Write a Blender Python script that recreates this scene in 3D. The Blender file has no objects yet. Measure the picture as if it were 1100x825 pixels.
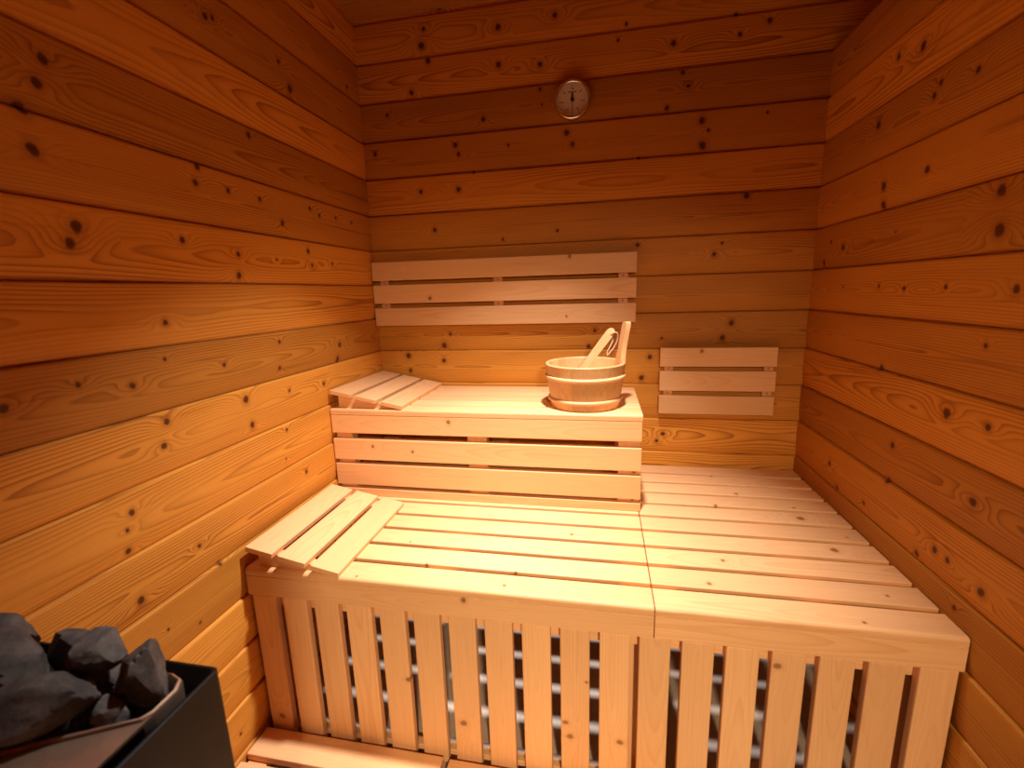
import bpy, bmesh, math, random
from mathutils import Vector, Matrix, noise

random.seed(7)
C = bpy.context.scene.collection
S = 0.8            # measured units to metres
ZF = -0.225        # floor level in measured units
W = 2.0773         # room width
H = 2.608          # ceiling
YB = -2.62         # wall behind the camera
YF = -1.1072       # front face of the lower bench
UY = -0.5315       # front face of the upper bench
ZL, ZU = 0.45, 0.85
PJ, PP = 1.381, 0.1725   # a plank joint height and the plank pitch


def w3(x, y, z):
    return Vector((S * x, S * y, S * (z - ZF)))


KN = {
 'L': [(0.0,-1.403,1.843,0.016),(0.0,-1.425,1.788,0.016),(0.0,-1.463,1.727,0.018),(0.0,-1.459,1.65,0.018),(0.0,-0.928,2.163,0.014),(0.0,-0.899,2.172,0.011),(0.0,-0.601,2.181,0.011),(0.0,-0.547,2.112,0.02),(0.0,-0.109,2.287,0.011),(0.0,-0.808,1.871,0.014),(0.0,-1.043,1.716,0.013),(0.0,-1.058,1.669,0.014),(0.0,-0.935,1.67,0.011),(0.0,-0.795,1.67,0.012),(0.0,-0.688,1.605,0.014),(0.0,-0.509,1.685,0.012),(0.0,-0.446,1.667,0.011),(0.0,-0.322,1.676,0.011),(0.0,-0.188,1.674,0.011),(0.0,-0.599,1.667,0.011),(0.0,-1.133,1.5,0.012),(0.0,-0.93,1.476,0.012),(0.0,-0.935,1.407,0.016),(0.0,-0.552,1.514,0.013),(0.0,-0.534,1.46,0.01),(0.0,-0.746,1.469,0.006),(-0.0,-0.386,1.473,0.008),(0.0,-1.406,1.501,0.02),(0.0,-1.425,1.463,0.017),(0.0,-1.229,1.274,0.012),(0.0,-1.471,1.15,0.01),(0.0,-1.35,1.122,0.012),(0.0,-1.61,1.13,0.013),(0.0,-1.251,1.176,0.008),(0.0,-1.278,1.007,0.014),(0.0,-1.298,0.944,0.013),(0.0,-1.414,0.806,0.012),(0.0,-1.437,0.712,0.011),(0.0,-1.433,0.767,0.008),(0.0,-0.79,1.173,0.011),(0.0,-1.055,1.129,0.01),(0.0,-0.801,1.076,0.012),(0.0,-0.989,1.001,0.018),(0.0,-0.973,0.909,0.015),(0.0,-0.769,0.983,0.009),(0.0,-0.546,0.966,0.011),(0.0,-0.812,0.841,0.009),(0.0,-0.833,0.732,0.006),(0.0,-0.731,0.638,0.012),(0.0,-1.117,0.939,0.006),(0.0,-0.394,1.117,0.016),(0.0,-0.414,1.052,0.02),(0.0,-1.249,0.616,0.007),(0.0,-1.435,0.57,0.014),(0.0,-1.247,0.614,0.008),(0.0,-1.188,0.519,0.01),(0.0,-1.221,-0.089,0.008),(0.0,-1.383,0.441,0.006),(0.0,-1.287,0.386,0.006)],
 'B': [(0.428,0.0,2.617,0.02),(0.35,0.0,2.533,0.014),(0.702,-0.0,2.497,0.018),(0.334,0.0,2.466,0.02),(0.362,0.0,2.399,0.018),(0.699,0.0,2.345,0.018),(0.889,0.0,2.326,0.016),(0.269,-0.0,2.275,0.016),(0.138,0.0,2.188,0.012),(0.617,0.0,2.126,0.015),(0.474,0.0,2.025,0.016),(0.488,0.0,1.984,0.014),(0.733,0.0,2.003,0.009),(0.058,0.0,2.018,0.014),(1.006,0.0,2.033,0.018),(1.031,0.0,1.982,0.014),(0.887,0.0,2.225,0.012),(0.894,0.0,2.162,0.008),(0.558,0.0,1.898,0.008),(0.285,0.0,1.828,0.014),(0.479,0.0,1.825,0.016),(0.345,0.0,1.644,0.014),(0.959,0.0,1.608,0.01),(0.691,0.0,1.582,0.009),(0.958,0.0,2.512,0.016),(1.46,0.0,2.342,0.016),(1.723,0.0,2.343,0.012),(1.264,0.0,2.441,0.01),(1.704,0.0,2.42,0.01),(1.833,0.0,2.38,0.014),(1.503,0.0,2.225,0.012),(1.527,0.0,2.172,0.012),(1.443,0.0,2.095,0.014),(1.589,0.0,2.029,0.02),(1.597,0.0,1.93,0.022),(1.617,0.0,1.988,0.01),(1.85,0.0,2.037,0.008),(1.75,0.0,1.989,0.008),(1.327,0.0,1.9,0.008),(1.789,0.0,1.71,0.018),(1.331,0.0,1.525,0.014),(1.668,0.0,1.468,0.013),(1.7,0.0,1.515,0.009),(1.23,0.0,2.381,0.009),(1.759,0.0,1.156,0.018),(1.724,0.0,1.088,0.018),(1.4,0.0,0.998,0.016),(1.363,0.0,0.895,0.018),(1.473,0.0,0.612,0.015),(1.445,0.0,0.574,0.012),(0.155,0.0,1.01,0.02),(0.353,0.0,0.984,0.016),(0.358,0.0,1.063,0.022),(0.397,0.0,1.122,0.01),(0.16,0.0,0.929,0.014),(1.137,0.0,1.13,0.012),(1.106,0.0,1.053,0.016),(1.453,0.0,1.09,0.008)],
 'R': [(2.077,-0.594,1.989,0.018),(2.077,-0.475,2.013,0.014),(2.077,-0.695,1.855,0.012),(2.077,-0.674,1.828,0.012),(2.077,-0.83,1.83,0.012),(2.077,-0.403,1.839,0.018),(2.077,-0.576,1.807,0.016),(2.077,-0.687,1.633,0.014),(2.077,-0.477,1.631,0.018),(2.077,-0.479,1.573,0.018),(2.077,-0.963,1.524,0.02),(2.077,-0.975,1.434,0.022),(2.077,-0.251,1.457,0.016),(2.077,-0.096,1.409,0.014),(2.077,-0.152,1.486,0.01),(2.077,-0.655,1.301,0.01),(2.077,-0.831,1.305,0.009),(2.077,-1.051,1.299,0.014),(2.077,-0.995,1.166,0.01),(2.077,-0.521,1.308,0.008),(2.077,-0.285,1.307,0.006),(2.077,-0.579,1.043,0.014),(2.077,-0.575,1.476,0.006),(2.077,-0.906,0.974,0.02),(2.077,-1.041,0.975,0.013),(2.077,-0.703,0.814,0.016),(2.077,-0.33,0.609,0.012),(2.077,-0.393,0.536,0.013),(2.077,-0.696,0.694,0.014),(2.077,-0.588,0.561,0.012),(2.077,-1.037,0.781,0.016),(2.077,-0.941,0.593,0.014),(2.077,-0.868,0.539,0.013),(2.077,-0.989,0.591,0.012),(2.077,-1.104,0.578,0.016),(2.077,-1.038,0.486,0.01)],
 'S': [(0.605,-0.997,0.45,0.006),(0.906,-1.0,0.45,0.008),(0.884,-1.07,0.45,0.007),(1.563,-0.839,0.45,0.009),(1.494,-0.971,0.45,0.009),(1.68,-0.131,0.45,0.007),(1.742,-0.311,0.45,0.009),(1.918,-0.508,0.45,0.017),(1.631,-0.433,0.45,0.008),(1.927,-0.418,0.45,0.006),(2.018,-0.633,0.45,0.006),(1.938,-0.724,0.45,0.014),(1.971,-0.957,0.45,0.006),(1.852,-1.084,0.45,0.006),(1.068,-0.742,0.45,0.009),(1.356,-0.789,0.45,0.007),(0.735,-0.642,0.45,0.005),(0.495,-0.873,0.45,0.005),(0.406,-1.093,0.45,0.005)],
 'F': [(0.764,-1.107,0.413,0.011),(0.558,-1.107,0.095,0.011),(0.739,-1.107,-0.043,0.013),(1.083,-1.107,-0.03,0.012),(1.069,-1.107,0.019,0.01),(1.234,-1.107,-0.025,0.011),(1.134,-1.107,0.174,0.006),(1.648,-1.107,0.305,0.012),(0.062,-1.107,-0.133,0.014)],
 'U': [(0.545,-0.532,0.802,0.011),(0.192,-0.532,0.684,0.008),(0.375,-0.532,0.666,0.008),(1.289,-0.532,0.607,0.01)],
 'K': [(1.019,-0.039,1.485,0.01),(0.312,-0.039,1.308,0.011),(1.003,-0.039,1.205,0.007),(1.629,-0.039,1.031,0.01)],
}



# ------------------------------------------------------------------ mesh builder
class MB:
    """Collects pieces; each vertex carries a board coordinate, each face its tone and up to four knots."""

    def __init__(self):
        self.v, self.f, self.wc, self.rnd, self.k, self.sm = [], [], [], [], [], []

    def add(self, verts, faces, wcs, rnd=0.5, knots=(), smooth=False):
        b = len(self.v)
        self.v += [Vector(p) for p in verts]
        self.wc += [tuple(c) for c in wcs]
        kk = [tuple(k) for k in knots][:4]
        kk += [(0, 0, 0)] * (4 - len(kk))
        for fc in faces:
            self.f.append([b + i for i in fc])
            self.rnd.append(rnd)
            self.k.append(kk)
            self.sm.append(smooth)

    def build(self, name, mat, parent=None, base=None):
        if parent is not None:
            o0 = Vector(parent['_base'])
        elif base is not None:
            o0 = Vector(base)
        else:
            xs = [p.x for p in self.v]; ys = [p.y for p in self.v]; zs = [p.z for p in self.v]
            o0 = Vector(((min(xs) + max(xs)) / 2, (min(ys) + max(ys)) / 2, min(zs)))
        me = bpy.data.meshes.new(name)
        me.from_pydata([p - o0 for p in self.v], [], self.f)
        a = me.attributes.new('wc', 'FLOAT_VECTOR', 'POINT')
        a.data.foreach_set('vector', [c for t in self.wc for c in t])
        a = me.attributes.new('rnd', 'FLOAT', 'FACE')
        a.data.foreach_set('value', self.rnd)
        for i in range(4):
            a = me.attributes.new('k%d' % i, 'FLOAT_VECTOR', 'FACE')
            a.data.foreach_set('vector', [c for kk in self.k for c in kk[i]])
        me.polygons.foreach_set('use_smooth', self.sm)
        me.materials.append(mat)
        me.validate()
        me.update()
        o = bpy.data.objects.new(name, me)
        C.objects.link(o)
        if parent is not None:
            o.parent = parent
            o['_base'] = tuple(o0)
        else:
            o.location = o0
            o['_base'] = tuple(o0)
        return o


AX = {'x': 0, 'y': 1, 'z': 2}
BID = [0]


def board(mb, lo, hi, along='x', across='y', bev=0.0022, knots=(), rnd=None, nose=None, mat4=None, rough=None):
    """A sawn board between two corners (measured units) with eased edges; knots are points on its face."""
    BID[0] += 1
    rr = random.random() if rnd is None else rnd
    lo, hi = Vector(lo), Vector(hi)
    bm = bmesh.new()
    bmesh.ops.create_cube(bm, size=1)
    c = (lo + hi) / 2
    d = hi - lo
    for v in bm.verts:
        v.co = Vector((v.co.x * d.x, v.co.y * d.y, v.co.z * d.z)) + c
    bev /= S
    if nose:                       # rounded front top edge, nose = radius
        es = [e for e in bm.edges if all(abs(v.co.y - lo.y) < 1e-6 and abs(v.co.z - hi.z) < 1e-6 for v in e.verts)]
        bmesh.ops.bevel(bm, geom=es, offset=nose, segments=4, profile=0.5, affect='EDGES', clamp_overlap=True)
        es = [e for e in bm.edges if e.calc_face_angle(0) > 0.7]
        bmesh.ops.bevel(bm, geom=es, offset=bev * .6, segments=1, profile=0.5, affect='EDGES', clamp_overlap=True)
    else:
        bmesh.ops.bevel(bm, geom=list(bm.edges), offset=bev, segments=2, profile=0.5, affect='EDGES', clamp_overlap=True)
    bm.verts.index_update()
    iu, iv = AX[along], AX[across]
    iw = 3 - iu - iv
    off = (BID[0] * 3.71) % 97

    def wc(p):
        q = p - c
        return (q[iu] * S + off, q[iv] * S, q[iw] * S)
    kk = []
    for k in knots:
        q = wc(Vector(k[:3]))
        kk.append((q[0], q[1], k[3] * S))
    wcs = [wc(v.co) for v in bm.verts]
    pts = []
    for v in bm.verts:
        p = v.co.copy()
        if mat4 is not None:
            p = mat4 @ p
        pts.append(w3(*p))
    mb.add(pts, [[v.index for v in f.verts] for f in bm.faces], wcs, rr, kk)
    bm.free()


def inside(k, lo, hi, axes, pad=0.02):
    return all(lo[a] - pad <= k[a] <= hi[a] + pad for a in axes)


def pick(name, lo, hi, axes, pad=0.012):
    return [k for k in KN[name] if inside(k, lo, hi, axes, pad)][:4]


def tag(o, label=None, cat=None, group=None, kind=None):
    if label: o['label'] = label
    if cat: o['category'] = cat
    if group: o['group'] = group
    if kind: o['kind'] = kind
    return o


def empty(name, p, label, cat, group=None):
    o = bpy.data.objects.new(name, None)
    C.objects.link(o)
    o.empty_display_size = .1
    o.location = p
    o['_base'] = tuple(p)
    return tag(o, label, cat, group)


# ------------------------------------------------------------------ materials
class NT:
    def __init__(self, name):
        self.m = bpy.data.materials.new(name)
        self.m.use_nodes = True
        self.t = self.m.node_tree
        self.b = self.t.nodes['Principled BSDF']

    def n(self, t, **kw):
        nd = self.t.nodes.new(t)
        for k, v in kw.items():
            setattr(nd, k, v)
        return nd

    def link(self, a, b):
        self.t.links.new(a, b)

    def val(self, sock, v):
        if isinstance(v, bpy.types.NodeSocket):
            self.link(v, sock)
        else:
            sock.default_value = v

    def math(self, op, a, b=0.0, c=None, clamp=False):
        nd = self.n('ShaderNodeMath', operation=op)
        nd.use_clamp = clamp
        self.val(nd.inputs[0], a)
        self.val(nd.inputs[1], b)
        if c is not None: self.val(nd.inputs[2], c)
        return nd.outputs[0]

    def vmath(self, op, a, b=None):
        nd = self.n('ShaderNodeVectorMath', operation=op)
        self.val(nd.inputs[0], a)
        if b is not None: self.val(nd.inputs[1], b)
        return nd

    def mix(self, f, a, b, blend='MIX'):
        nd = self.n('ShaderNodeMix', data_type='RGBA', blend_type=blend)
        self.val(nd.inputs[0], f)
        self.val(nd.inputs[6], a)
        self.val(nd.inputs[7], b)
        return nd.outputs[2]

    def ss(self, x, a, b):
        nd = self.n('ShaderNodeMapRange', interpolation_type='SMOOTHSTEP')
        self.val(nd.inputs[0], x)
        nd.inputs[1].default_value = a
        nd.inputs[2].default_value = b
        return nd.outputs[0]


def rgb(r, g, b):
    return (r, g, b, 1)


def wood(name, early, late, knot, ring=0.0075, contrast=1.0, tone=0.25, rough=0.5, spec=0.35, drift=.045, blotch=.25, knotdark=1.0, streak=0.0):
    M = NT(name)
    at = M.n('ShaderNodeAttribute', attribute_name='wc')
    rn = M.n('ShaderNodeAttribute', attribute_name='rnd')
    sep = M.n('ShaderNodeSeparateXYZ')
    M.link(at.outputs['Vector'], sep.inputs[0])
    u, v, w = sep.outputs
    rnd = rn.outputs['Fac']
    seed = M.math('MULTIPLY', rnd, 37.0)

    def noise1(su, sv, sw, detail=2.0, rough_=.5, add=0.0):
        cb = M.n('ShaderNodeCombineXYZ')
        M.link(M.math('MULTIPLY', u, su), cb.inputs[0])
        M.link(M.math('MULTIPLY', v, sv), cb.inputs[1])
        M.link(M.math('MULTIPLY', w, sw), cb.inputs[2])
        nz = M.n('ShaderNodeTexNoise', noise_dimensions='4D')
        M.link(cb.outputs[0], nz.inputs['Vector'])
        M.link(M.math('ADD', seed, add), nz.inputs['W'])
        nz.inputs['Scale'].default_value = 1.0
        nz.inputs['Detail'].default_value = detail
        nz.inputs['Roughness'].default_value = rough_
        return nz.outputs['Fac']
    # knots: distance to each of the board's knots
    kd = None
    bend = None
    flat = M.n('ShaderNodeCombineXYZ')
    M.link(u, flat.inputs[0]); M.link(v, flat.inputs[1])
    wob = M.n('ShaderNodeTexNoise', noise_dimensions='3D')
    M.link(at.outputs['Vector'], wob.inputs['Vector'])
    wob.inputs['Scale'].default_value = 70
    wob.inputs['Detail'].default_value = 2
    for i in range(4):
        k = M.n('ShaderNodeAttribute', attribute_name='k%d' % i)
        ks = M.n('ShaderNodeSeparateXYZ')
        M.link(k.outputs['Vector'], ks.inputs[0])
        du = M.math('SUBTRACT', u, ks.outputs[0])
        dv = M.math('SUBTRACT', v, ks.outputs[1])
        size = M.math('MAXIMUM', ks.outputs[2], 1e-5)
        d2 = M.math('ADD', M.math('MULTIPLY', du, du), M.math('MULTIPLY', M.math('MULTIPLY', dv, dv), .8))
        d = M.math('DIVIDE', M.math('SQRT', d2), size)
        kd = d if kd is None else M.math('MINIMUM', kd, d)
        # rings flow round the knot: shorter reach across than along
        e2 = M.math('ADD', M.math('MULTIPLY', M.math('MULTIPLY', du, du), .16), M.math('MULTIPLY', dv, dv))
        g = M.math('EXPONENT', M.math('MULTIPLY', M.math('DIVIDE', e2, M.math('MULTIPLY', size, size)), -0.30))
        g = M.math('MULTIPLY', g, M.math('MULTIPLY', size, 2.0))
        bend = g if bend is None else M.math('ADD', bend, g)
    # growth rings: distance to a pith line that wanders under the board face
    n_u = M.math('SUBTRACT', noise1(.9, .5, .5, 1.5), .5)
    n_v = M.math('SUBTRACT', noise1(.7, .3, .3, 1.0, add=11.0), .5)
    vc = M.math('SUBTRACT', v, M.math('MULTIPLY', n_v, .07))
    wd = M.math('ADD', M.math('MULTIPLY', n_u, drift * 4), M.math('MULTIPLY', M.math('SUBTRACT', rnd, .4), .09))
    wd = M.math('ADD', wd, w)
    r = M.math('SQRT', M.math('ADD', M.math('MULTIPLY', vc, vc), M.math('MULTIPLY', wd, wd)))
    fine = M.math('MULTIPLY', M.math('SUBTRACT', noise1(6, 60, 60, 2.0, add=3.0), .5), .0030)
    r = M.math('ADD', M.math('ADD', r, bend), fine)
    ph = M.math('DIVIDE', r, ring)
    fr = M.math('FRACT', ph)
    # sharp late edge, soft early edge
    lw = M.math('MULTIPLY', M.math('POWER', fr, 2.8), M.math('SUBTRACT', 1.0, M.ss(fr, .9, 1.0)))
    amp = M.math('MULTIPLY', M.ss(noise1(1.6, 9, 9, 2.0, add=21.0), .3, .72), contrast)
    lw = M.math('MULTIPLY', lw, M.math('ADD', amp, .25 * contrast), clamp=True)
    fibre = noise1(7, 420, 420, 2.0, .6, add=5.0)
    blo = noise1(1.1, 7, 7, 3.0, .55, add=31.0)
    col = M.mix(lw, early, late)
    if streak:
        col = M.mix(M.math('MULTIPLY', M.ss(noise1(2.2, 55, 55, 3.0, .6, add=47.0), .58, .74), streak), col, late)
    # tone of the whole board, blotches and fibres
    t = M.math('ADD', M.math('MULTIPLY', M.math('SUBTRACT', rnd, .5), tone * 1.3), 1.0)
    t = M.math('ADD', t, M.math('MULTIPLY', M.math('SUBTRACT', blo, .5), blotch * 1.6))
    t = M.math('ADD', t, M.math('MULTIPLY', M.math('SUBTRACT', fibre, .5), .22))
    tc = M.n('ShaderNodeCombineColor')
    M.link(t, tc.inputs[0])
    M.link(M.math('POWER', t, 1.12), tc.inputs[1])
    M.link(M.math('POWER', t, 1.25), tc.inputs[2])
    col = M.mix(1.0, col, tc.outputs[0], 'MULTIPLY')
    kdn = M.math('ADD', kd, M.math('MULTIPLY', M.math('SUBTRACT', wob.outputs['Fac'], .5), .7))
    halo = M.math('MULTIPLY', M.math('SUBTRACT', 1.0, M.ss(kdn, .8, 2.2)), .38 * knotdark)
    col = M.mix(halo, col, late)
    km = M.math('MULTIPLY', M.math('SUBTRACT', 1.0, M.ss(kdn, .55, 1.0)), .9 * knotdark)
    col = M.mix(km, col, knot)
    core = M.math('MULTIPLY', M.math('SUBTRACT', 1.0, M.ss(kdn, .1, .5)), .35 * knotdark)
    col = M.mix(core, col, rgb(knot[0] * .5, knot[1] * .5, knot[2] * .5))
    M.link(col, M.b.inputs['Base Color'])
    M.link(M.math('ADD', rough, M.math('MULTIPLY', M.math('SUBTRACT', fibre, .5), .2)), M.b.inputs['Roughness'])
    M.b.inputs['Specular IOR Level'].default_value = spec
    bp = M.n('ShaderNodeBump')
    bp.inputs['Strength'].default_value = .25
    bp.inputs['Distance'].default_value = .0015
    hgt = M.math('ADD', M.math('MULTIPLY', fibre, .5), M.math('MULTIPLY', lw, .6))
    M.link(hgt, bp.inputs['Height'])
    M.link(bp.outputs[0], M.b.inputs['Normal'])
    return M.m


def plain(name, col, rough=.5, metal=0.0, spec=.5, var=0.0, scale=20, bump=0.0, col2=None):
    M = NT(name)
    M.b.inputs['Roughness'].default_value = rough
    M.b.inputs['Metallic'].default_value = metal
    M.b.inputs['Specular IOR Level'].default_value = spec
    tc = M.n('ShaderNodeTexCoord')
    nz = M.n('ShaderNodeTexNoise')
    M.link(tc.outputs['Object'], nz.inputs['Vector'])
    nz.inputs['Scale'].default_value = scale
    nz.inputs['Detail'].default_value = 6
    nz.inputs['Roughness'].default_value = .65
    c2 = col2 or rgb(*[min(1, c * (1 + var)) for c in col[:3]])
    c1 = rgb(*[c * (1 - var) for c in col[:3]])
    f = M.ss(nz.outputs['Fac'], .3, .7)
    M.link(M.mix(f, c1, c2), M.b.inputs['Base Color'])
    if bump:
        bp = M.n('ShaderNodeBump')
        bp.inputs['Strength'].default_value = bump
        bp.inputs['Distance'].default_value = .004
        M.link(nz.outputs['Fac'], bp.inputs['Height'])
        M.link(bp.outputs[0], M.b.inputs['Normal'])
    return M.m


M_WALL = wood('wall_pine', rgb(.62, .252, .032), rgb(.28, .080, .007), rgb(.085, .020, .003), ring=.0062, contrast=1.05, tone=.36,
              rough=.55, spec=.22, blotch=.30, knotdark=1.0, drift=.034, streak=.55)
M_VIGNETTE = wood('vignette_darkened_pine', rgb(.36, .135, .016), rgb(.19, .052, .005), rgb(.06, .015, .003), ring=.0062, contrast=.9, tone=.22,
              rough=.6, spec=.2, blotch=.3)  # pine colour darkened to paint in lens vignetting and cut bounced light
M_BENCH = wood('bench_spruce', rgb(.81, .445, .185), rgb(.66, .285, .085), rgb(.30, .135, .045), ring=.0065, contrast=.55, tone=.10,
               rough=.5, spec=.3, blotch=.12)
M_BUCKET = wood('bucket_larch', rgb(.76, .41, .155), rgb(.60, .27, .085), rgb(.3, .12, .04), ring=.006, contrast=.6, tone=.30,
                rough=.45, spec=.35, blotch=.2)
M_HOOP = wood('hoop_ash', rgb(.77, .44, .19), rgb(.64, .32, .12), rgb(.4, .2, .08), ring=.006, contrast=.4, tone=.1, rough=.6)
M_FLOOR = plain('floor_stone', rgb(.48, .38, .28), .6, var=.14, scale=9, bump=.05)
M_STEEL = plain('black_steel', rgb(.007, .006, .005), .45, .0, .22, var=.15, scale=60)
M_INNER = plain('brushed_steel', rgb(.78, .58, .38), .46, 1.0, var=.08, scale=40)
M_STONE = plain('sauna_stone', rgb(.105, .088, .070), .85, spec=.2, var=.45, scale=22, bump=.8)
M_CHROME = plain('chrome', rgb(.80, .78, .76), .12, 1.0, var=.02)
M_DIAL = plain('dial_satin_metal', rgb(.96, .93, .90), .5, .25, var=.03)
M_INK = plain('dial_ink', rgb(.05, .035, .03), .6)
M_CORD = plain('leather_cord', rgb(.62, .36, .18), .7, var=.1)


def glass_mat():
    M = NT('gauge_glass')
    t = M.t
    tr = M.n('ShaderNodeBsdfTransparent')
    gl = M.n('ShaderNodeBsdfGlossy')
    gl.inputs['Roughness'].default_value = .03
    fr = M.n('ShaderNodeFresnel')
    fr.inputs['IOR'].default_value = 1.5
    mx = M.n('ShaderNodeMixShader')
    ge = M.n('ShaderNodeNewGeometry')
    M.link(M.math('MULTIPLY', fr.outputs[0], M.math('SUBTRACT', 1.0, ge.outputs['Backfacing'])), mx.inputs[0])
    M.link(tr.outputs[0], mx.inputs[1])
    M.link(gl.outputs[0], mx.inputs[2])
    M.link(mx.outputs[0], t.nodes['Material Output'].inputs['Surface'])
    return M.m


M_GLASS = glass_mat()

# ------------------------------------------------------------------ room shell
# plank profile from its top edge down: (share of the height, depth behind the face)
PROF = [(0.0, .010), (.008, .0045), (.020, .0012), (.05, 0), (.40, 0), (.68, 0.0010), (.84, .0042), (.955, .0080), (.985, .0100), (1.0, .014)]


def plank_wall(name, side, zlo, zhi, a0, a1, seed, kname=None, kax=None, mat=None):
    """side: function (a, depth, z) -> measured point; a runs along the wall."""
    rs = random.Random(seed)
    mb = MB()
    k0 = math.floor((zlo - PJ) / PP) - 1
    k1 = math.ceil((zhi - PJ) / PP) + 1
    nseg = 6
    for k in range(k0, k1):
        zb, zt = PJ + k * PP, PJ + (k + 1) * PP
        if zt <= zlo + 1e-4 or zb >= zhi - 1e-4:
            continue
        off = rs.random() * 90
        rr = rs.random()
        tilt = rs.uniform(-.0012, .0012)
        prof = [(zt - f * (zt - zb), d + tilt * (f - .5)) for f, d in PROF]
        prof = [(min(max(z, zlo), zhi), d) for z, d in prof]
        zc = (zb + zt) / 2
        back = [(prof[-1][0], .06), (prof[0][0], .06)]
        ring = prof + back
        n = len(ring)
        for s in range(nseg):
            b0 = a0 + (a1 - a0) * s / nseg
            b1 = a0 + (a1 - a0) * (s + 1) / nseg
            kk = []
            if kname:
                for kn in KN[kname]:
                    if zb - .012 <= kn[2] <= zt + .012 and b0 - .06 <= kn[kax] <= b1 + .06:
                        kk.append((kn[kax] * S + off, (kn[2] - zc) * S, kn[3] * S * .82))
            if not kk and s % 2 == 0 and kname is None:
                kk.append((rs.uniform(b0, b1) * S + off, rs.uniform(-.06, .06) * S, .012))
            vs, wcs = [], []
            for b in (b0, b1):
                for z, d in ring:
                    vs.append(w3(*side(b, d, z)))
                    wcs.append((b * S + off, (z - zc) * S, -d * S))
            fs = [[i, (i + 1) % n, n + (i + 1) % n, n + i] for i in range(n)]
            if s == 0: fs.append(list(range(n))[::-1])
            if s == nseg - 1: fs.append([n + i for i in range(n)])
            mb.add(vs, fs, wcs, rr, kk)
    o = mb.build(name, mat or M_WALL)
    # consistent outward normals
    bm = bmesh.new(); bm.from_mesh(o.data)
    bmesh.ops.remove_doubles(bm, verts=bm.verts, dist=1e-6)
    bmesh.ops.recalc_face_normals(bm, faces=bm.faces)
    bm.to_mesh(o.data); bm.free()
    o['kind'] = 'structure'
    return o


ZCUT = 2.2435
plank_wall('wall_left', lambda a, d, z: (-d, a, z), ZF, H + .03, YB - .05, .05, 3, 'L', 1)
plank_wall('wall_back', lambda a, d, z: (a, d, z), ZF, H + .03, -.06, W + .36, 11, 'B', 0)
plank_wall('wall_right', lambda a, d, z: (W + d, a, z), ZF, ZCUT, YB - .05, .05, 23, 'R', 1)
DX0, DX1, DZ = 1.02, 2.03, 1.97      # glazed door opening in the wall behind the camera
plank_wall('wall_front', lambda a, d, z: (a, YB - d, z), ZF, H + .03, -.06, DX0, 31, mat=M_VIGNETTE)  # darker pine here to lower the light bounced onto near walls
plank_wall('wall_front', lambda a, d, z: (a, YB - d, z), ZF, H + .03, DX1, W + .36, 32, mat=M_VIGNETTE)
plank_wall('wall_front', lambda a, d, z: (a, YB - d, z), DZ, H + .03, DX0, DX1, 33, mat=M_VIGNETTE)
# the right wall stops short of the ceiling; behind it a dark recess
mb = MB()
board(mb, (W + .30, YB - .05, ZCUT - .05), (W + .36, .05, H + .03), 'y', 'z')
o = mb.build('trim_1', M_WALL); o['kind'] = 'structure'
mb = MB()
board(mb, (W + .06, YB - .05, ZCUT - .06), (W + .30, .05, ZCUT - .03), 'y', 'x')
o = mb.build('trim_2', M_WALL); o['kind'] = 'structure'
# ceiling planks, laid across the room
mb = MB()
rs = random.Random(5)
y = .05
while y > YB - .06:
    board(mb, (-.06, y - .1715, H), (W + .36, y, H + .04), 'x', 'y', bev=.004, rnd=rs.random(),
          knots=[(rs.uniform(.1, 2), y - .08, H, .013)])
    y -= .1725
o = mb.build('ceiling', M_VIGNETTE); o['kind'] = 'structure'  # light falloff towards the top is put into this darker colour
mb = MB()
board(mb, (-.06, YB - 1.6, ZF - .06), (W + .36, .06, ZF), 'x', 'y')
o = mb.build('floor', M_FLOOR); o['kind'] = 'structure'

door = empty('door_1', w3((DX0 + DX1) / 2, YB - .03, ZF), None, None)
door['kind'] = 'structure'
for lo, hi, al, ac in (((DX0 + .0005, YB - .058, ZF + .0005), (DX0 + .045, YB - .004, DZ - .0005), 'z', 'x'), ((DX1 - .045, YB - .058, ZF + .0005), (DX1 - .0005, YB - .004, DZ - .0005), 'z', 'x'),
                       ((DX0 + .0455, YB - .058, DZ - .045), (DX1 - .0455, YB - .004, DZ - .0005), 'x', 'z')):
    mb = MB()
    board(mb, lo, hi, al, ac)
    mb.build('door_frame', M_BENCH, door)
mb = MB()
board(mb, (DX0 + .047, YB - .036, ZF + .012), (DX1 - .047, YB - .026, DZ - .047), 'z', 'x', bev=.001)
mb.build('door_glass', M_GLASS, door)
mb = MB()
board(mb, (DX0 + .09, YB - .0255, .72), (DX0 + .125, YB + .03, 1.06), 'z', 'x', bev=.006)
mb.build('door_handle', M_BENCH, door)

# ------------------------------------------------------------------ lower benches
TH = .026       # seat board thickness
SLATW, SLATP = .0915, .1115
POSTS_L = [(.004, .08), (.612, .70), (1.235, 1.318)]
POSTS_R = [(1.326, 1.398), (1.733, 1.825), (1.985, W - .006)]


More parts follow.
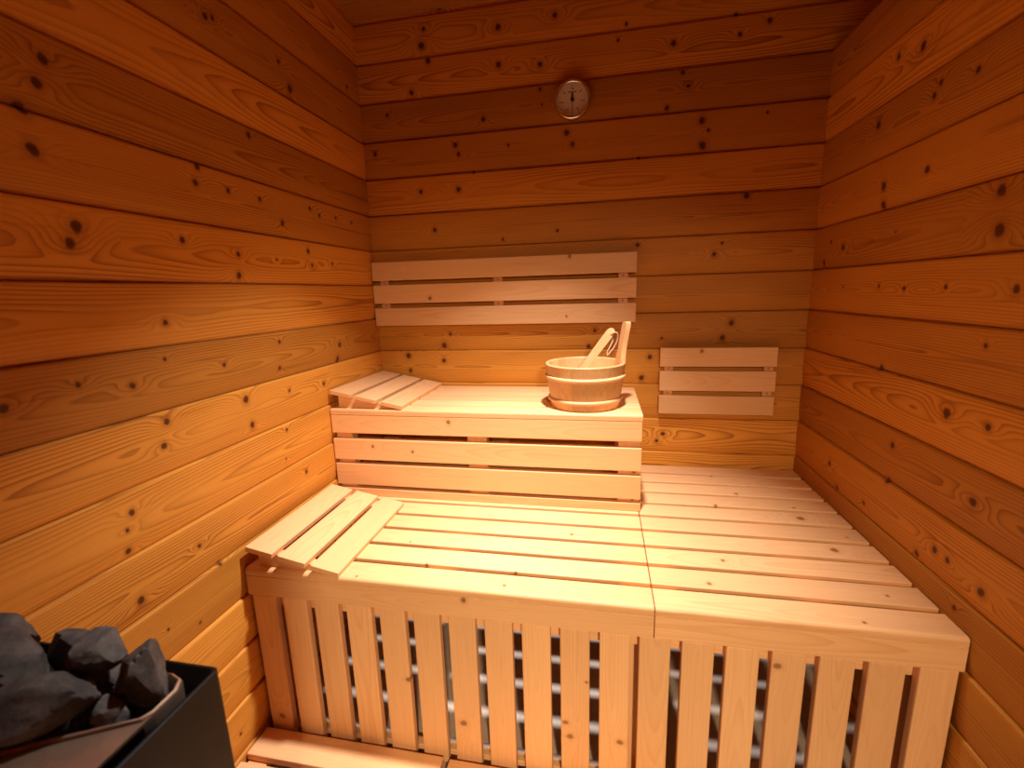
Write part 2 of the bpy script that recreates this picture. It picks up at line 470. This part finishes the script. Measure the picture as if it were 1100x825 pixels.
def lower_bench(x0, x1, posts, slats, label):
    t = empty('lower_bench', w3((x0 + x1) / 2, YF / 2, ZF), label, 'bench', 'lower bench sections')
    for i in range(10):
        y0 = YF + SLATP * i
        lo, hi = (x0, y0, ZL - TH), (x1, y0 + SLATW, ZL)
        mb = MB()
        board(mb, lo, hi, 'x', 'y', bev=.0025, knots=pick('S', lo, hi, (0, 1)), nose=.0115 if i == 0 else None)
        mb.build('seat_board', M_BENCH, t)
    lo, hi = (x0, YF + .0006, .352), (x1, YF + .03, ZL - TH - .0006)
    mb = MB()
    board(mb, lo, hi, 'x', 'z', bev=.0015, knots=pick('F', lo, hi, (0, 2), .008))
    mb.build('fascia', M_BENCH, t)
    for sx0, sx1 in slats:
        lo, hi = (sx0, YF + .004, ZF + .012), (sx1, YF + .030, .350)
        mb = MB()
        board(mb, lo, hi, 'z', 'x', bev=.003, knots=pick('F', lo, hi, (0, 2), 0))
        mb.build('front_slat', M_BENCH, t)
    for p0, p1 in posts:
        mb = MB()
        board(mb, (p0, YF + .062, ZL - TH - .062), (p1, -.012, ZL - TH - .001), 'y', 'x')
        mb.build('seat_bearer', M_BENCH, t)
        for ya in ((YF + .064, -.075) if p0 not in (.612, 1.733) else (-.075,)):
            q1 = min(p1, 1.366) if p0 == 1.326 else p1
            mb = MB()
            board(mb, (p0 + .002, ya, ZF + .001), (q1 - .002, ya + .06, ZL - TH - .064), 'z', 'x')
            mb.build('leg', M_BENCH, t)
    for za, zb in ((.30, .352), (ZF + .014, -.188)):
        mb = MB()
        board(mb, (x0 + .004, YF + .0308, za), (x1 - .004, YF + .060, zb - .002), 'x', 'z')
        mb.build('front_rail', M_BENCH, t)
    return t


SL = [(.014 + .1155 * i, .014 + .1155 * i + .087) for i in range(11)]
SL = [(a + .0002 * i, b + .0002 * i) for i, (a, b) in enumerate(SL)]
SR = [(1.283 + .1164 * i, 1.283 + .1164 * i + .086) for i in range(7)]
lower_bench(.003, 1.3212, POSTS_L, SL, 'longer low slatted bench section, from the heater side to the seam, carrying the upper bench')
lower_bench(1.3234, W - .002, POSTS_R, SR, 'shorter section of the low slatted bench in the corner under the small wall backrest')

# ------------------------------------------------------------------ upper bench
ux = 1.329
t = empty('upper_bench', w3(ux / 2, UY / 2, ZL), 'short raised spruce bench with slatted front, standing on the lower bench under the long backrest', 'bench')
for i in range(5):
    y0 = UY + .1062 * i
    mb = MB()
    board(mb, (.004, y0, ZU - TH), (ux, y0 + (.0925 if i < 4 else .094), ZU), 'x', 'y', bev=.0025, nose=.010 if i == 0 else None)
    mb.build('seat_board', M_BENCH, t)
for z0, z1 in ((.741, ZU - TH - .0006), (.619, .715), (.501, .600)):
    lo, hi = (.004, UY + .0006, z0), (ux - .002, UY + .028, z1)
    mb = MB()
    board(mb, lo, hi, 'x', 'z', bev=.0025, knots=pick('U', lo, hi, (0, 2), .006))
    mb.build('front_board', M_BENCH, t)
mb = MB()
board(mb, (.004, UY + .0006, ZL + .0006), (ux - .002, UY + .028, .4845), 'x', 'z', bev=.0015)
mb.build('base_rail', M_BENCH, t)
for p0, p1 in ((.006, .083), (.614, .699), (1.238, ux - .006)):
    for ya, yb in ((UY + .0288, UY + .075), (-.07, -.012)):
        lo, hi = (p0, ya, ZL + .001), (p1, yb, ZU - TH - .062)
        mb = MB()
        board(mb, lo, hi, 'z', 'x', knots=[(1.30, UY + .03, .607, .009), (1.297, UY + .03, .487, .006)] if p0 > 1 and ya < -.4 else ())
        mb.build('leg', M_BENCH, t)
    mb = MB()
    board(mb, (p0, UY + .03, ZU - TH - .060), (p1, -.012, ZU - TH - .001), 'y', 'x')
    mb.build('seat_bearer', M_BENCH, t)


# ------------------------------------------------------------------ backrests on the wall
def backrest(x0, x1, rows, battens, y, label, skew=0.0):
    t = empty('backrest', w3((x0 + x1) / 2, -.001, rows[-1][0]), label, 'backrest', 'slatted wall backrests')
    cx = (x0 + x1) / 2
    mt = Matrix.Translation((cx, 0, rows[0][1])) @ Matrix.Rotation(skew, 4, 'Y') @ Matrix.Translation((-cx, 0, -rows[0][1]))
    for z0, z1 in rows:
        lo, hi = (x0, y, z0), (x1, y + .022, z1)
        mb = MB()
        board(mb, lo, hi, 'x', 'z', bev=.0025, knots=pick('K', lo, hi, (0, 2), .006), mat4=mt)
        mb.build('board', M_BENCH, t)
    for p0, p1 in battens:
        mb = MB()
        board(mb, (p0, y + .0225, rows[-1][0] + .012), (p1, -.0005, rows[0][1] - .012), 'z', 'x', mat4=mt,
              knots=[((p0 + p1) / 2, y + .0225, z, .004) for z in ((rows[0][0] + rows[1][1]) / 2, (rows[1][0] + rows[2][1]) / 2)])
        mb.build('batten', M_BENCH, t)
    return t


backrest(.004, 1.3285, ((1.402, 1.495), (1.286, 1.380), (1.171, 1.263)), ((.035, .082), (.640, .687), (1.245, 1.291)), -.0388,
         'long three-board spruce backrest on the back wall above the upper bench', .003)
backrest(1.4445, 1.9557, ((.956, 1.046), (.839, .935), (.7255, .816)), ((1.466, 1.508), (1.908, 1.949)), -.0388,
         'short three-board spruce backrest on the back wall above the bare part of the lower bench')


# ------------------------------------------------------------------ headrests
def headrest(dx, dy, dz, label, s=1.0):
    t = empty('headrest', w3(.18 + dx, -.86 + dy, dz), label, 'headrest', 'slatted wooden headrests')
    ang = math.atan2(.066, .33)
    piv = Vector((.025 + dx, 0, dz + .0835))
    mt = Matrix.Translation(piv) @ Matrix.Rotation(ang, 4, 'Y') @ Matrix.Translation(-piv)
    for a in (.0, .119, .238):
        x0 = .025 + dx + a
        mb = MB()
        board(mb, (x0, -1.112 + dy, dz + .0835 - .0185), (x0 + .098, -.606 + dy, dz + .0835), 'y', 'x', bev=.0015, mat4=mt)
        mb.build('board', M_BENCH, t)
    for ya in (-1.085, -.665):
        # a tapered wedge under the boards
        xs = [.045 + dx, .335 + dx]
        top = lambda x: dz + .0835 - .0192 / math.cos(ang) - (x - piv.x) * math.tan(ang)
        vs, wcs = [], []
        for yy in (ya + dy, ya + .03 + dy):
            for x, z in ((xs[0], dz + .0006), (xs[1], dz + .0006), (xs[1], max(top(xs[1]), dz + .001)), (xs[0], top(xs[0]))):
                vs.append(w3(x, yy, z)); wcs.append((x * S + ya * 7, (z - dz - .03) * S, yy * S))
        mb = MB()
        mb.add(vs, [[0, 1, 2, 3], [7, 6, 5, 4], [0, 4, 5, 1], [1, 5, 6, 2], [2, 6, 7, 3], [3, 7, 4, 0]], wcs, .5)
        mb.build('wedge', M_BENCH, t)


headrest(0, 0, ZL, 'sloping three-board headrest at the end of the lower bench nearest the rock heater')
headrest(-.013, .583, ZU, 'sloping three-board headrest lying on the upper bench against the wall')


# ------------------------------------------------------------------ duckboards on the floor
def duckboard(x0, x1, label, dz=0.0):
    t = empty('duckboard', w3((x0 + x1) / 2, -1.27, ZF), label, 'duckboard', 'floor duckboards')
    for i in range(3):
        y1 = YF - .010 - .125 * i
        mb = MB()
        board(mb, (x0, y1 - .100, -.199 + dz), (x1, y1, -.173 + dz), 'x', 'y', bev=.0025)
        mb.build('board', M_BENCH, t)
    for p in (x0 + .005, (x0 + x1) / 2 - .03, x1 - .075):
        mb = MB()
        board(mb, (p, YF - .355, ZF + .0006), (p + .07, YF - .012, -.1996 + dz), 'y', 'x')
        mb.build('batten', M_BENCH, t)


duckboard(.004, .668, 'wooden duckboard on the floor in front of the bench, beside the rock heater')
duckboard(.688, 1.36, 'wooden duckboard on the floor past the joint, mostly cut off by the bottom edge', -.004)


# ------------------------------------------------------------------ bucket
def lathe(mb, prof, centre, nseg, closed_stave=None, tone=lambda i: .5, a_from=0.0, smooth=True, close=False):
    """Revolve (radius, z) points given in measured units about a vertical axis, one sector per face strip."""
    cx, cy, cz = centre
    n = len(prof)
    for i in range(nseg):
        a0 = a_from + 2 * math.pi * i / nseg
        a1 = a_from + 2 * math.pi * (i + 1) / nseg
        vs, wcs = [], []
        for a in (a0, a1):
            for j, (r, z) in enumerate(prof):
                vs.append(w3(cx + r * math.cos(a), cy + r * math.sin(a), cz + z))
                wcs.append((z * S + (i // 3) * 1.37, r * (a - a0 - (a1 - a0) / 2) * S + .006 * (i % 3 - 1), r * S - .13))
        m = n if close else n - 1
        fs = [[j, n + j, n + (j + 1) % n, (j + 1) % n] for j in range(m)]
        mb.add(vs, fs, wcs, tone(i), (), smooth)


def finish(o, shade_angle=None, dist=1e-6):
    bm = bmesh.new(); bm.from_mesh(o.data)
    bmesh.ops.remove_doubles(bm, verts=bm.verts, dist=dist)
    bmesh.ops.recalc_face_normals(bm, faces=bm.faces)
    if shade_angle:
        for e in bm.edges:
            e.smooth = e.calc_face_angle(0) < shade_angle
    bm.to_mesh(o.data); bm.free()
    return o


BX, BY = 1.1025, -.372
t = empty('sauna_bucket', w3(BX, BY, ZU), 'round wooden stave bucket with two hoops and a handle stave, on the upper bench', 'bucket')
tones = [random.random() for _ in range(20)]
HB = .182
R0, R1 = .143, .1655      # outer radius at the foot and at the rim
def rad(z): return R0 + (R1 - R0) * z / HB
body = [(rad(.006) - .002, .001), (rad(.008), .006), (rad(.09), .09), (rad(HB - .004), HB - .004), (rad(HB) - .003, HB),
        (rad(HB) - .011, HB), (rad(HB) - .014, HB - .004), (rad(.09) - .0145, .09), (rad(.02) - .015, .022), (.0005, .022), (.0005, .001)]
mb = MB()
lathe(mb, body, (BX, BY, ZU), 60, tone=lambda i: tones[i // 3], close=True)
finish(mb.build('stave_body', M_BUCKET, t), .5)
for zc in (.128, .036):
    hp = []
    for k in range(10):
        a = 2 * math.pi * k / 10
        hp.append((rad(zc) + .002 + .0062 * math.cos(a), zc + .0085 * math.sin(a)))
    mb = MB()
    lathe(mb, hp, (BX, BY, ZU), 60, close=True)
    finish(mb.build('hoop', M_HOOP, t))
# the long stave that is the handle: follows the wall up and leans outward, waisted above the rim, with a hand hole
HA = math.radians(20)
mb = MB()
rad_dir = Vector((math.cos(HA), math.sin(HA), 0)); tan_dir = Vector((-math.sin(HA), math.cos(HA), 0))
prof = [(.10, .030, 0), (.182, .030, 0), (.20, .026, .0), (.225, .021, .002), (.26, .0205, .004), (.30, .022, .007), (.325, .022, .009), (.336, .019, .010), (.342, .010, .0105)]
vs, wcs = [], []
for z, hw, lean in prof:
    r = rad(z) if z < HB else rad(HB) + (z - HB) * .10 + lean
    for dr in (-.020, .0005):
        for sgn in (-1, 1):
            q = Vector((BX, BY, ZU + z)) + rad_dir * (r + dr) + tan_dir * hw * sgn
            vs.append(w3(*q)); wcs.append((z * S, hw * sgn * S, dr * S))
fs = []
for j in range(len(prof) - 1):
    b = 4 * j
    fs += [[b, b + 4, b + 5, b + 1], [b + 2, b + 3, b + 7, b + 6], [b, b + 2, b + 6, b + 4], [b + 1, b + 5, b + 7, b + 3]]
e = 4 * (len(prof) - 1)
fs += [[0, 1, 3, 2], [e, e + 2, e + 3, e + 1]]
mb.add(vs, fs, wcs, .62, (), True)
finish(mb.build('handle_stave', M_BUCKET, t), .6)

# ------------------------------------------------------------------ ladle leaning in the bucket
t = empty('sauna_ladle', w3(1.02, BY - .02, ZU + .03), 'flat wooden ladle handle leaning in the bucket, with a hanging cord loop', 'ladle')
p_bot, p_top = Vector((1.038, BY - .03, .93)), Vector((1.216, BY + .01, 1.168))
ax_ = (p_top - p_bot).normalized()
side_ = ax_.cross(Vector((0, 1, 0))).normalized()      # across the broad face
thk_ = ax_.cross(side_).normalized()
mb = MB()
vs, wcs = [], []
L_ = (p_top - p_bot).length
st = [(0, .012), (.10, .0125), (.45, .0145), (.85, .0165), (.95, .0155), (.985, .011), (1.0, .004)]
for s_, hw in st:
    for tt in (-1, 1):
        for sg in (-1, 1):
            q = p_bot + ax_ * L_ * s_ + side_ * hw * sg + thk_ * .0125 * tt * (1 if s_ < .97 else .7)
            vs.append(w3(*q)); wcs.append((s_ * L_ * S + 4, hw * sg * S, tt * .008))
fs = []
for j in range(len(st) - 1):
    b = 4 * j
    fs += [[b, b + 4, b + 5, b + 1], [b + 2, b + 3, b + 7, b + 6], [b, b + 2, b + 6, b + 4], [b + 1, b + 5, b + 7, b + 3]]
e = 4 * (len(st) - 1)
fs += [[0, 1, 3, 2], [e, e + 2, e + 3, e + 1]]
mb.add(vs, fs, wcs, .55, (), True)
finish(mb.build('handle', M_BUCKET, t), .6)
mb = MB()
lathe(mb, [(.0005, .0), (.022, .002), (.036, .012), (.040, .030), (.040, .046), (.035, .046), (.034, .030), (.030, .015), (.018, .007), (.0005, .006)],
      (1.028, BY - .032, ZU + .0235), 24, tone=lambda i: .4)
finish(mb.build('scoop', M_BUCKET, t), .6)


def tube(mb, pts, r, n=8, rnd=.5):
    pts = [Vector(p) for p in pts]
    vs, wcs = [], []
    up = Vector((0, 1, .2)).normalized()
    for i, p in enumerate(pts):
        d = (pts[min(i + 1, len(pts) - 1)] - pts[max(i - 1, 0)]).normalized()
        a = d.cross(up).normalized(); b = d.cross(a).normalized()
        for k in range(n):
            th = 2 * math.pi * k / n
            q = p + a * r * math.cos(th) + b * r * math.sin(th)
            vs.append(w3(*q)); wcs.append((i * .01, k * .01, 0))
    fs = [[i * n + k, i * n + (k + 1) % n, (i + 1) * n + (k + 1) % n, (i + 1) * n + k] for i in range(len(pts) - 1) for k in range(n)]
    fs += [list(range(n))[::-1], [(len(pts) - 1) * n + k for k in range(n)]]
    mb.add(vs, fs, wcs, rnd, (), True)


def smooth_path(ps, n=6):
    ps = [Vector(p) for p in ps]; out = []
    for i in range(len(ps) - 1):
        a, b, c, d = ps[max(i - 1, 0)], ps[i], ps[i + 1], ps[min(i + 2, len(ps) - 1)]
        for k in range(n):
            s_ = k / n
            out.append(.5 * ((2 * b) + (c - a) * s_ + (2 * a - 5 * b + 4 * c - d) * s_ ** 2 + (3 * b - a - 3 * c + d) * s_ ** 3))
    return out + [ps[-1]]


mb = MB()
cy_ = p_top.y - .012
tube(mb, smooth_path([(1.200, cy_, 1.140), (1.218, cy_ - .006, 1.152), (1.232, cy_ - .004, 1.150), (1.234, cy_, 1.125), (1.222, cy_, 1.095),
                      (1.205, cy_ - .004, 1.072), (1.196, cy_ - .004, 1.060), (1.194, cy_ - .002, 1.074), (1.207, cy_, 1.100), (1.216, cy_ + .004, 1.125), (1.205, cy_, 1.142)]), .0032)
finish(mb.build('cord_loop', M_CORD, t))

# ------------------------------------------------------------------ round gauge on the back wall
GX, GZ, GR = 1.034, 2.160, .083
t = empty('wall_gauge', w3(GX, -.001, GZ - GR), 'round chrome-rimmed sauna gauge with a pale dial, high on the back wall', 'gauge')


def ylathe(mb, prof, nseg=48, smooth=True, close=False):
    n = len(prof)
    vs, wcs, fs = [], [], []
    for i in range(nseg):
        a = 2 * math.pi * i / nseg
        for r, d in prof:
            vs.append(w3(GX + r * math.cos(a), -d, GZ + r * math.sin(a)))
            wcs.append((r, d, a))
    for i in range(nseg):
        b0, b1 = i * n, ((i + 1) % nseg) * n
        for j in range(n if close else n - 1):
            fs.append([b0 + j, b1 + j, b1 + (j + 1) % n, b0 + (j + 1) % n])
    mb.add(vs, fs, wcs, .5, (), smooth)


mb = MB()
ylathe(mb, [(.0005, .0005), (GR - .006, .0005), (GR - .002, .004), (GR, .012), (GR, .022), (GR - .003, .030), (GR - .007, .0335), (GR - .0115, .0335),
            (GR - .0145, .031), (GR - .016, .026), (GR - .017, .018), (.0005, .018)])
finish(mb.build('bezel', M_CHROME, t), .9)
mb = MB()
ylathe(mb, [(.0005, .0186), (GR - .0175, .0186), (GR - .0175, .0215), (.0005, .0215)])
dial = finish(mb.build('dial', M_DIAL, t), .5)


def ink_bar(mb, x, z, lx, lz, ang=0.0, d=.0219, th=.0005):
    ca, sa = math.cos(ang), math.sin(ang)
    vs = []
    for yy in (d, d + th):
        for sx, sz in ((-1, -1), (1, -1), (1, 1), (-1, 1)):
            px, pz = sx * lx / 2, sz * lz / 2
            vs.append(w3(GX + x + px * ca - pz * sa, -yy, GZ + z + px * sa + pz * ca))
    mb.add(vs, [[0, 1, 2, 3], [7, 6, 5, 4], [0, 4, 5, 1], [1, 5, 6, 2], [2, 6, 7, 3], [3, 7, 4, 0]], [(0, 0, 0)] * 8, .5)


mb = MB()
for i in range(25):                       # scale round the dial
    a = math.radians(-60 + i * 12.5)
    big = i % 4 == 0
    r = .054 if big else .0565
    ink_bar(mb, r * math.cos(a), r * math.sin(a), .009 if big else .0045, .0022 if big else .0011, a)
for i in range(0, 25, 4):                 # the unreadably small figures inside the scale
    a = math.radians(-60 + i * 12.5)
    for dx in (-.003, .003):
        ink_bar(mb, .044 * math.cos(a) + dx, .044 * math.sin(a), .0032, .0055)
for dx in (-.0165, -.011, -.0055, 0, .0055, .011, .0165):   # small line of lettering under the top
    ink_bar(mb, dx, .031, .0035, .0045)
mb.build('scale_marks', M_INK, dial)
mb = MB()
ink_bar(mb, 0, -.014, .0026, .085, 0, .0240)
ink_bar(mb, 0, .014, .0075, .026, 0, .0240)
nd = mb.build('needle', M_INK, t)
mb = MB()
ylathe(mb, [(.009, .0225), (.009, .0262), (.0005, .0265)], 20)
finish(mb.build('needle_hub', M_INK, t))
mb = MB()
ylathe(mb, [(GR - .0152, .0295), (.052, .0325), (.030, .0345), (.012, .0353), (.0005, .0355), (.0005, .0343), (.012, .0341), (.030, .0333), (.052, .0313), (GR - .0152, .0283)], close=True)
finish(mb.build('glass', M_GLASS, t))

# ------------------------------------------------------------------ rock heater
hx0, hx1, hy0, hy1, HZ = .05, .520, -2.00, -1.712, .70
t = empty('sauna_heater', w3((hx0 + hx1) / 2, (hy0 + hy1) / 2, ZF), 'black steel rock heater box standing by the wall in the foreground corner', 'heater')


def box_shell(mb, rects, flip=False):
    """rects: list of (x0, x1, y0, y1, z, corner radius); joined ring by ring, last ring closes back to the first."""
    rings = []
    for x0, x1, y0, y1, z, r in rects:
        ring = []
        for cx, cy, a0 in ((x1 - r, y1 - r, 0), (x0 + r, y1 - r, 90), (x0 + r, y0 + r, 180), (x1 - r, y0 + r, 270)):
            for k in range(5):
                a = math.radians(a0 + 22.5 * k)
                ring.append(w3(cx + r * math.cos(a), cy + r * math.sin(a), z))
        rings.append(ring)
    n = len(rings[0]); m = len(rings)
    vs = [p for r in rings for p in r]
    fs = [[i * n + k, i * n + (k + 1) % n, ((i + 1) % m) * n + (k + 1) % n, ((i + 1) % m) * n + k] for i in range(m) for k in range(n)]
    mb.add(vs, fs, [(p.x, p.y, p.z) for p in vs], .5, (), True)


mb = MB()
rr = .012
z0 = ZF + .10
box_shell(mb, [(hx0, hx1, hy0, hy1, z0, rr), (hx0, hx1, hy0, hy1, HZ - .002, rr), (hx0 + .002, hx1 - .002, hy0 + .002, hy1 - .002, HZ, rr),
               (hx0 + .006, hx1 - .006, hy0 + .006, hy1 - .006, HZ, .009), (hx0 + .008, hx1 - .008, hy0 + .008, hy1 - .008, HZ - .003, .008),
               (hx0 + .008, hx1 - .008, hy0 + .008, hy1 - .008, z0, .008)])
finish(mb.build('casing', M_STEEL, t), .6)
mb = MB()
board(mb, (hx0 + .010, hy0 + .010, z0 + .02), (hx1 - .010, hy1 - .010, z0 + .05), 'x', 'y', bev=.001)
mb.build('base_plate', M_STEEL, t)
for xx in (hx0 + .03, hx1 - .07):
    for yy in (hy0 + .03, hy1 - .07):
        mb = MB()
        board(mb, (xx, yy, ZF + .0006), (xx + .04, yy + .04, z0 + .0195), 'z', 'x', bev=.002)
        mb.build('leg', M_STEEL, t)
# stone basket: an eight-sided sheet liner with a rolled bright lip
bo = [(.10, -1.738), (.452, -1.738), (.476, -1.746), (.487, -1.765), (.488, -1.806), (.480, -1.820), (.455, -1.833), (.330, -1.899),
      (.305, -1.910), (.215, -1.910), (.190, -1.899), (.095, -1.845), (.078, -1.830), (.074, -1.765), (.082, -1.746)]
cxb, cyb = .28, -1.81


def off(pt, d):
    v = Vector((pt[0] - cxb, pt[1] - cyb)); L = v.length
    return (pt[0] - v.x / L * d, pt[1] - v.y / L * d)


lay = [(0.030, .34), (0.0, HZ - .03), (-.001, HZ - .004), (.001, HZ), (.005, HZ + .001), (.008, HZ - .002), (.008, HZ - .03), (.036, .345)]
vs = []
for d, z in lay:
    for p in bo:
        q = off(p, d)
        vs.append(w3(q[0], q[1], z))
n = len(bo)
fs = [[i * n + k, i * n + (k + 1) % n, (i + 1) * n + (k + 1) % n, (i + 1) * n + k] for i in range(len(lay) - 1) for k in range(n)]
fs += [list(range(n))[::-1], [(len(lay) - 1) * n + k for k in range(n)]]
mb = MB()
mb.add(vs, fs, [(0, 0, 0)] * len(vs), .5, (), True)
finish(mb.build('stone_basket', M_INNER, t), .5)


# flat steel cover filling the front of the box beside the basket
pl = [(.489, -1.812), (.489, -1.984), (.075, -1.984), (.075, -1.925), (.185, -1.920), (.218, -1.9165), (.306, -1.9165), (.333, -1.905), (.459, -1.838), (.484, -1.824)]
vs = [w3(x, y_, z) for z in (HZ - .006, HZ - .001) for x, y_ in pl]
n = len(pl)
mb = MB()
mb.add(vs, [[k, (k + 1) % n, n + (k + 1) % n, n + k] for k in range(n)] + [list(range(n))[::-1], [n + k for k in range(n)]], [(0, 0, 0)] * len(vs), .5)
finish(mb.build('cover_plate', M_INNER, t))


# ------------------------------------------------------------------ stones
def stone(c, size, seed, label=None, cat='stone', squash=(1, 1, 1), rot=0.0):
    rs = random.Random(seed)
    bm = bmesh.new()
    bmesh.ops.create_icosphere(bm, subdivisions=4, radius=1)
    planes = []
    for _ in range(13):
        d = Vector((rs.gauss(0, 1), rs.gauss(0, 1), rs.gauss(0, 1))).normalized()
        planes.append((d, rs.uniform(.62, .95)))
    sv = Vector((seed * 3.1, seed * 1.7, seed * 5.3))
    rm = Matrix.Rotation(rot, 3, 'Z')
    for v in bm.verts:
        n_ = v.co.normalized()
        r = 1.05
        for d, h in planes:
            c_ = n_.dot(d)
            if c_ > .05:
                r = min(r, h / c_)
        r *= 1 + .05 * noise.noise(n_ * 2.3 + sv) + .025 * noise.noise(n_ * 7 + sv)
        q = n_ * r
        v.co = rm @ Vector((q.x * squash[0], q.y * squash[1], q.z * squash[2])) * size / 2
    mb = MB()
    bm.verts.index_update()
    cc = w3(*c)
    mb.add([cc + v.co * S for v in bm.verts], [[v.index for v in f.verts] for f in bm.faces], [tuple(v.co) for v in bm.verts], .5, (), True)
    bm.free()
    o = mb.build('sauna_stone', M_STONE)
    return tag(finish(o, .45), label, cat, 'stones in the rock heater')


STONES = [
    ((.232, -1.800, .748), .146, 1, (1.1, .72, .62), -.25, 'large grey slab-shaped stone lying highest on the heater pile'),
    ((.105, -1.748, .735), .110, 2, (1.1, .6, .75), 0, 'grey stone against the wall behind the highest slab-shaped stone'),
    ((.275, -1.735, .725), .092, 3, (1.0, .7, 1.0), 0, 'roundish dark stone standing up at the back rim of the heater'),
    ((.350, -1.757, .706), .078, 4, (1.1, .8, .85), 0, 'grey stone wedged between the round rim stone and the upright blocky stone'),
    ((.358, -1.802, .728), .096, 5, (1.1, .75, .68), -.3, 'faceted grey stone in the middle of the heater pile'),
    ((.450, -1.780, .720), .108, 6, (.85, .72, 1.15), 0, 'blocky upright stone beside the bright basket lip at the bench end'),
    ((.368, -1.866, .733), .176, 7, (1.15, .50, .46), .45, 'largest flat-topped stone at the front of the heater pile'),
    ((.430, -1.823, .690), .046, 8, (1, 1, 1), 0, 'smallest round stone tucked under the blocky one by the basket lip'),
    ((.170, -1.850, .690), .080, 9, (1.0, .8, .8), 0, 'dark stone low down between the other stones of the heater'),
    ((.262, -1.880, .690), .070, 10, (1.2, .5, .7), .45, 'dark stone low down between the other stones of the heater'),
]
FILL = [(.13, -1.80, .62), (.215, -1.775, .60), (.30, -1.79, .59), (.385, -1.78, .60), (.26, -1.86, .58), (.35, -1.845, .60), (.43, -1.79, .58)]
SPOS = [(0.2174, -1.8077, 0.7514), (0.1023, -1.7468, 0.7349), (0.2744, -1.7568, 0.7338), (0.3395, -1.7711, 0.7007), (0.3604, -1.7800, 0.7688), (0.4366, -1.7767, 0.7317), (0.3303, -1.8626, 0.7396), (0.4197, -1.8201, 0.7067), (0.1821, -1.8705, 0.7305), (0.2424, -1.8742, 0.6952), (0.1316, -1.8002, 0.6207), (0.2165, -1.7793, 0.6141), (0.2975, -1.7874, 0.5825), (0.3438, -1.7793, 0.6344), (0.2593, -1.8558, 0.5898), (0.3230, -1.8504, 0.6394), (0.4308, -1.7969, 0.5827), ]
for k, (c, size, seed, sq, rot, label) in enumerate(STONES):
    stone(SPOS[k] if SPOS else c, size, seed, label, squash=sq, rot=rot)
for i, c in enumerate(FILL):
    stone(SPOS[len(STONES) + i] if SPOS else c, .080, 20 + i, 'dark stone low down between the other stones of the heater')

# ------------------------------------------------------------------ light
def area(name, loc, size, power, col, rot=(0, 0, 0), spread=math.pi):
    L = bpy.data.lights.new(name, 'AREA')
    L.shape = 'DISK'; L.size = size; L.energy = power; L.color = col
    L.spread = spread
    o = bpy.data.objects.new(name, L); C.objects.link(o)
    o.location = w3(*loc); o.rotation_euler = rot
    return o


WARM = (1.0, .80, .55)
area('ceiling_downlight', (1.20, -.92, H - .02), .09, 13.2, (.98, .95, 1.02), rot=(math.radians(1), math.radians(10.5), 0), spread=math.radians(70))
# lamp in the anteroom, shining in through the glazed door behind the camera
la, lt = w3(1.75, YB - 1.2, 2.0), w3(.98, -1.12, -.12)
o = area('anteroom_lamp', (1.75, YB - 1.2, 2.0), .14, 9.8, (1.0, .80, .56), spread=math.radians(72))
o.rotation_euler = (lt - la).to_track_quat('-Z', 'Y').to_euler()

wd_ = bpy.data.worlds.new('World'); bpy.context.scene.world = wd_
wd_.use_nodes = True
wd_.node_tree.nodes['Background'].inputs[0].default_value = (0, 0, 0, 1)
wd_.node_tree.nodes['Background'].inputs[1].default_value = 0

# ------------------------------------------------------------------ camera
cx, cy, cz, ya, pi_, ro, f_px = (1.16970, -2.28783, 1.32645, .196082, .197731, -.0310524, 492.0446)
fw = Vector((-math.sin(ya) * math.cos(pi_), math.cos(ya) * math.cos(pi_), -math.sin(pi_)))
r = Vector((math.cos(ya), math.sin(ya), 0)); u = r.cross(fw)
r2 = r * math.cos(ro) + u * math.sin(ro); u2 = -r * math.sin(ro) + u * math.cos(ro)
cam = bpy.data.cameras.new('Camera')
co = bpy.data.objects.new('Camera', cam); C.objects.link(co)
rotm = Matrix((r2, u2, -fw)).transposed()
co.matrix_world = Matrix.Translation(w3(cx, cy, cz)) @ rotm.to_4x4()
cam.sensor_width = 36; cam.sensor_fit = 'HORIZONTAL'
cam.lens = f_px / 1100 * 36
cam.clip_start = .02
cam.dof.use_dof = True
cam.dof.focus_distance = 1.55
cam.dof.aperture_fstop = 3.2
sc = bpy.context.scene
sc.camera = co
for o in bpy.data.objects:
    if '_base' in o: del o['_base']
sc.view_settings.view_transform = 'Standard'
sc.view_settings.look = 'None'
sc.view_settings.exposure = 0
sc.view_settings.gamma = 1
sc.view_settings.use_curve_mapping = False
sc.cycles.use_denoising = True
sc.cycles.max_bounces = 12
sc.cycles.diffuse_bounces = 6
sc.cycles.sample_clamp_indirect = 6
